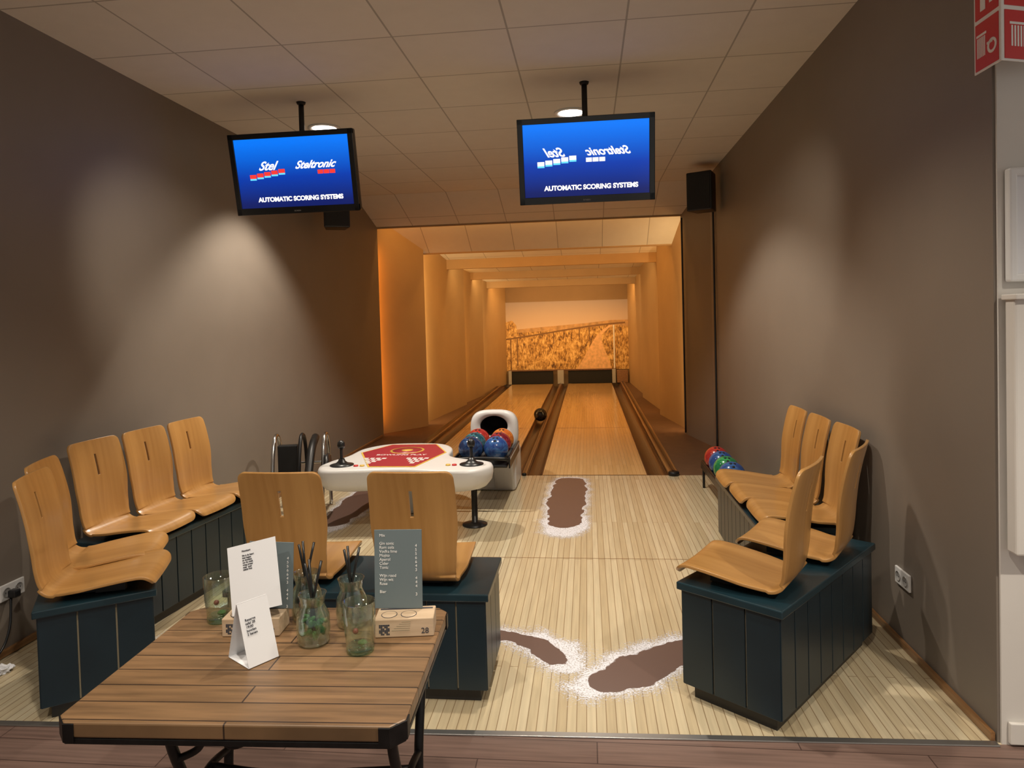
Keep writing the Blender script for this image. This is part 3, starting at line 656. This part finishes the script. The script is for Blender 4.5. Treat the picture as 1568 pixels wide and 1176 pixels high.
def ball_return():
    e=empty('ball_return_rack',(-.93,6.2,0))
    def sup(cx,cz,w,h,y,n=40,p=3.2):
        r=[]
        for i in range(n):
            a=2*math.pi*i/n; c,s=math.cos(a),math.sin(a)
            r.append((cx+w/2*math.copysign(abs(c)**(2/p),c),y,cz+h/2*math.copysign(abs(s)**(2/p),s)))
        return r
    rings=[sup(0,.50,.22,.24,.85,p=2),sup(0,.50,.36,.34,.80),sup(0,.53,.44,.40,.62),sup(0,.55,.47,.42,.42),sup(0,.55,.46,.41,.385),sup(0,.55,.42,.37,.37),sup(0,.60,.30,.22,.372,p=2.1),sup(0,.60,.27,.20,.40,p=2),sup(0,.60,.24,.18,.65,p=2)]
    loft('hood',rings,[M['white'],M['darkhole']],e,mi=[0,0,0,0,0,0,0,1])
    MB().prism([(-.20,.25),(.22,.25),(.22,.78),(-.20,.78)],.0,.36).obj('lower_body',M['white'],parent=e,bevel=.03)
    v=[(.02,.25,0),(.21,.25,0),(.21,.05,.36),(.02,.05,.36),(.02,.4,0),(.21,.4,0),(.21,.4,.36),(.02,.4,.36)]
    mesh_obj('front_shroud',v,[[0,1,2,3],[4,7,6,5],[0,4,5,1],[3,2,6,7],[0,3,7,4],[1,5,6,2]],M['white'],parent=e,bevel=.02)
    box('tray_base',(0,-.02,.375),(.44,.80,.02),M['black'],e,.006)
    for x in(-.225,0,.225): tube('ball_rail',[(x,-.42,.425),(x,0,.425),(x,.37,.425)],.014,M['blackm'],e,n=2)
    tube('end_hoop',[(-.225,-.41,.425),(-.20,-.46,.45),(0,-.48,.46),(.20,-.46,.45),(.225,-.41,.425)],.016,M['blackm'],e)
    for x in(-.24,.24):
        box('side_panel',(x,-.02,.41),(.014,.80,.10),M['black'],e,.004)
        box('side_panel_trim',(x*1.03,-.02,.44),(.006,.78,.015),M['grey'],e,.002)
    box('arm_support',(0.0,.16,.31),(.10,.25,.12),M['grey'],e,.02)
ball_return()
def ballmat(name,a,b):
    m,nt,bs=new_mat(name); tc=nt.nodes.new('ShaderNodeTexCoord'); n=nt.nodes.new('ShaderNodeTexNoise'); n.inputs['Scale'].default_value=9; n.inputs['Distortion'].default_value=2.5
    r=nt.nodes.new('ShaderNodeValToRGB'); r.color_ramp.elements[0].position=.42; r.color_ramp.elements[1].position=.6; r.color_ramp.elements[0].color=c4(a); r.color_ramp.elements[1].color=c4(b)
    nt.links.new(tc.outputs['Object'],n.inputs['Vector']); nt.links.new(n.outputs['Fac'],r.inputs['Fac']); nt.links.new(r.outputs['Color'],bs.inputs['Base Color']); bs.inputs['Roughness'].default_value=.18
    return m
BM={'red':ballmat('ball_red',(.30,.02,.02),(.45,.05,.03)),'navy':ballmat('ball_navy',(.01,.02,.07),(.03,.07,.18)),'blue':ballmat('ball_blue',(.02,.05,.20),(.04,.12,.32)),
    'green':ballmat('ball_green',(.01,.14,.05),(.05,.32,.10)),'orange':ballmat('ball_orange',(.45,.10,.02),(.6,.2,.04)),'maroon':ballmat('ball_maroon',(.12,.01,.02),(.3,.03,.04)),'black':ballmat('ball_black',(.008,.008,.01),(.02,.02,.025)),'teal':ballmat('ball_teal',(.01,.06,.09),(.05,.16,.2))}
def ball(x,y,z,c,r=.108):
    e=empty('bowling_ball',(x,y,z)); sphere('ball_shell',r,BM[c],(0,0,0),e,seg=40)
    for dx,dy in((-.014,.02),(.014,.02),(0,-.025)):
        d=Vector((dx,-.055+dy,.09)).normalized()*(r-.0005); o=lathe('finger_hole',[(0,0),(.011,0),(.011,.001),(0,.001)],M['darkhole'],e,loc=d,seg=14); o.rotation_euler=d.to_track_quat('Z','Y').to_euler()
zb=.510
for x,y,c in((-1.043,5.90,'navy'),(-.817,5.90,'blue'),(-1.043,6.12,'teal'),(-.817,6.12,'maroon'),(-1.043,6.34,'red'),(-.817,6.34,'orange'),): ball(x,y,zb,c)
ball(-.80,11.2,.063,'black',.108)
RZ=.14
e=empty('floor_ball_rack',(1.15,6.10,0))
box('tray',(0,0,.045+RZ),(.20,1.0,.02),M['black'],e,.004)
for x in(-.09,.09):
    tube('rack_rail',[(x,-.52,.10+RZ),(x,0,.10+RZ),(x,.52,.10+RZ)],.012,M['blackm'],e,n=2)
    box('rack_side_board',(x*1.15,0,.07+RZ),(.01,1.0,.06),M['black'],e,.003)
    for y in(-.46,.46): tube('rack_foot',[(x,y,.0),(x,y,.12),(x,y,.10+RZ)],.012,M['blackm'],e,n=2)
tube('rack_end',[(-.09,-.52,.10+RZ),(0,-.56,.12+RZ),(.09,-.52,.10+RZ)],.012,M['blackm'],e)
for i,c in enumerate(('blue','green','blue','red')): ball(1.15,5.72+i*.225,.176+RZ,c)

def ramp():
    e=empty('ball_ramp_stand',(-2.50,5.70,0),math.radians(12))
    for x in(-.22,.0,.2):
        tube('tube_frame',[(x,.20,.012),(x,.18,.40),(x,.14,.58),(x,.06,.67),(x,-.04,.66),(x,-.12,.52),(x,-.18,.30),(x,-.28,.012)],.016,M['blackm'] if x==0 else M['chrome'],e)
    MB().prism([(-.20,-.05),(-.03,-.05),(-.03,.02),(-.20,.02)],.20,.60).obj('black_panel',M['black'],parent=e,bevel=.01)
    tube('cross_bar',[(-.22,-.17,.33),(0,-.17,.33),(.2,-.17,.33)],.012,M['chrome'],e); tube('cross_bar_rear',[(-.22,.18,.40),(0,.18,.40),(.2,.18,.40)],.012,M['chrome'],e)
    tube('ramp_channel',[(.10,.1,.64),(.10,-.1,.56),(.10,-.35,.30),(.10,-.55,.08)],.035,M['blackm'],e)
    lathe('guide_wheel',[(.0,-.02),(.10,-.02),(.12,0),(.10,.02),(0,.02)],M['black'],e,loc=(.24,-.15,.42),rot=(0,math.pi/2,0))
ramp()

# ------------------------------------------------------------ sockets, signs, frame on right
def socket(x,y,z,rz):
    e=empty('wall_socket',(x,y,z),rz)
    box('plate',(0,0,0),(.15,.012,.082),M['white'],e,.004)
    for dx in(-.037,.037):
        lathe('socket_well',[(0,0),(.020,0),(.022,.003),(.024,.003),(.024,0)],M['grey'],e,loc=(dx,-.0065,0),rot=(math.pi/2,0,0),seg=20)
        for k in(-.008,.008): lathe('pin_hole',[(0,0),(.0025,0),(.0025,.001),(0,.001)],M['darkhole'],e,loc=(dx+k,-.0075,0),rot=(math.pi/2,0,0),seg=8)
    return e
socket(1.483,3.44,.335,math.radians(-90)); socket(-2.963,3.16,.32,math.radians(90))
e=empty('power_cable',(-2.95,3.14,0)); tube('cord',[(0,0,.29),(.03,-.05,.15),(.03,-.12,.05),(.04,-.3,.012),(.02,-.5,.010)],.006,M['black'],e); box('plug',(.02,0,.31),(.045,.04,.04),M['black'],e,.008)
def crumple():
    e=empty('crumpled_tissue',(-2.84,2.96,.0)); me=bpy.data.meshes.new('tissue'); bm=bmesh.new(); bmesh.ops.create_icosphere(bm,subdivisions=3,radius=.04)
    rnd=random.Random(7)
    for v in bm.verts: v.co*= .65+.6*rnd.random(); v.co.z=max(v.co.z*.55,-.012)+.0125
    bm.to_mesh(me); bm.free(); me.materials.append(M['paper']); link(bpy.data.objects.new('tissue',me),e)
crumple()
e=empty('white_wall_panel',(2.13,2.655,1.20)); box('panel',(0,-.02,0),(1.24,.06,.93),M['cream'],e,.008); box('panel_ledge',(0,-.03,.465),(1.26,.09,.02),M['cream'],e,.004)
e=empty('picture_frame',(1.82,2.665,1.925))
mb=MB(); 
for c_,s_ in(((0,0,.19),(.6,.035,.03)),((0,0,-.19),(.6,.035,.03)),((-.285,0,0),(.03,.035,.38)),((.285,0,0),(.03,.035,.38))): mb.box(c_,s_)
mb.obj('frame_moulding',M['whitepaint'],parent=e,bevel=.008); box('picture_board',(0,.006,0),(.56,.01,.36),M['paper'],e,.002)
def fire_sign():
    e=empty('fire_equipment_sign',(1.425,2.52,2.65))
    def pic(par,d,w):
        box('backing',(d*w/2,0,0),(w,.004,.36),M['signwhite'],par,.001)
        for k,z in((0,.09),(1,-.09)):
            box('red_field',(d*w/2,-.003,z),(w-.02,.003,.165),M['signred'],par,.001); s=w/.24; c=d*w/2-.12*s
            if k==0:
                lathe('extinguisher_body',[(0,0),(.024,0),(.024,.075),(.012,.09),(.006,.10),(0,.10)],M['signwhite'],par,loc=(c+.09*s,-.0052,z-.06),seg=16).scale=(s,.05,1)
                box('nozzle',(c+.12*s,-.005,z+.045),(.05*s,.001,.008),M['signwhite'],par,0)
                v=[(c+.15*s,-.0055,z-.05),(c+.19*s,-.0055,z-.05),(c+.20*s,-.0055,z-.01),(c+.175*s,-.0055,z+.03),(c+.145*s,-.0055,z-.01)]
                mesh_obj('flame_icon',v,[[0,1,2,3,4]],M['signwhite'],parent=par)
            else:
                mb=MB()
                for i in range(6): mb.box((c+(.04+i*.013)*s,-.005,z-.005),(.007*s,.001,.07))
                mb.box((c+.075*s,-.005,z+.038),(.09*s,.001,.008)); mb.box((c+.15*s,-.005,z-.005),(.05*s,.001,.008)); mb.obj('hose_icon',M['signwhite'],parent=par)
                lathe('wheel_icon',[(.016,0),(.026,0),(.026,.001),(.016,.001),(.016,0)],M['signwhite'],par,loc=(c+.17*s,-.0045,z-.02),rot=(math.pi/2,0,0),seg=20)
    a=bpy.data.objects.new('panel_right',None); link(a,e); a.rotation_euler=(0,0,math.radians(20)); pic(a,1,.24)
    b=bpy.data.objects.new('panel_left',None); link(b,e); b.rotation_euler=(0,0,math.radians(-88)); pic(b,-1,.15)
    box('hinge',(0,0,0),(.006,.006,.36),M['signwhite'],e,.001)
fire_sign()

# ------------------------------------------------------------ world & camera
w=bpy.data.worlds.new('room_ambient'); S.world=w; w.use_nodes=True
bg=w.node_tree.nodes['Background']; bg.inputs[0].default_value=(1,.94,.86,1); bg.inputs[1].default_value=.47
cam=bpy.data.cameras.new('camera'); co=bpy.data.objects.new('camera',cam); COL.objects.link(co)
psi,th,rho=math.radians(6.3),math.radians(1.5),.027
f=Vector((-math.sin(psi)*math.cos(th),math.cos(psi)*math.cos(th),-math.sin(th))); r=Vector((math.cos(psi),math.sin(psi),0)); up=r.cross(f)
r2=r*math.cos(rho)-up*math.sin(rho); u2=up*math.cos(rho)+r*math.sin(rho)
mt=Matrix(((r2.x,u2.x,-f.x,0),(r2.y,u2.y,-f.y,0),(r2.z,u2.z,-f.z,1.63),(0,0,0,1)))
co.matrix_world=mt
cam.sensor_width=36; cam.lens=24.0; cam.shift_y=-.0448; cam.clip_start=.05; cam.clip_end=100
S.camera=co
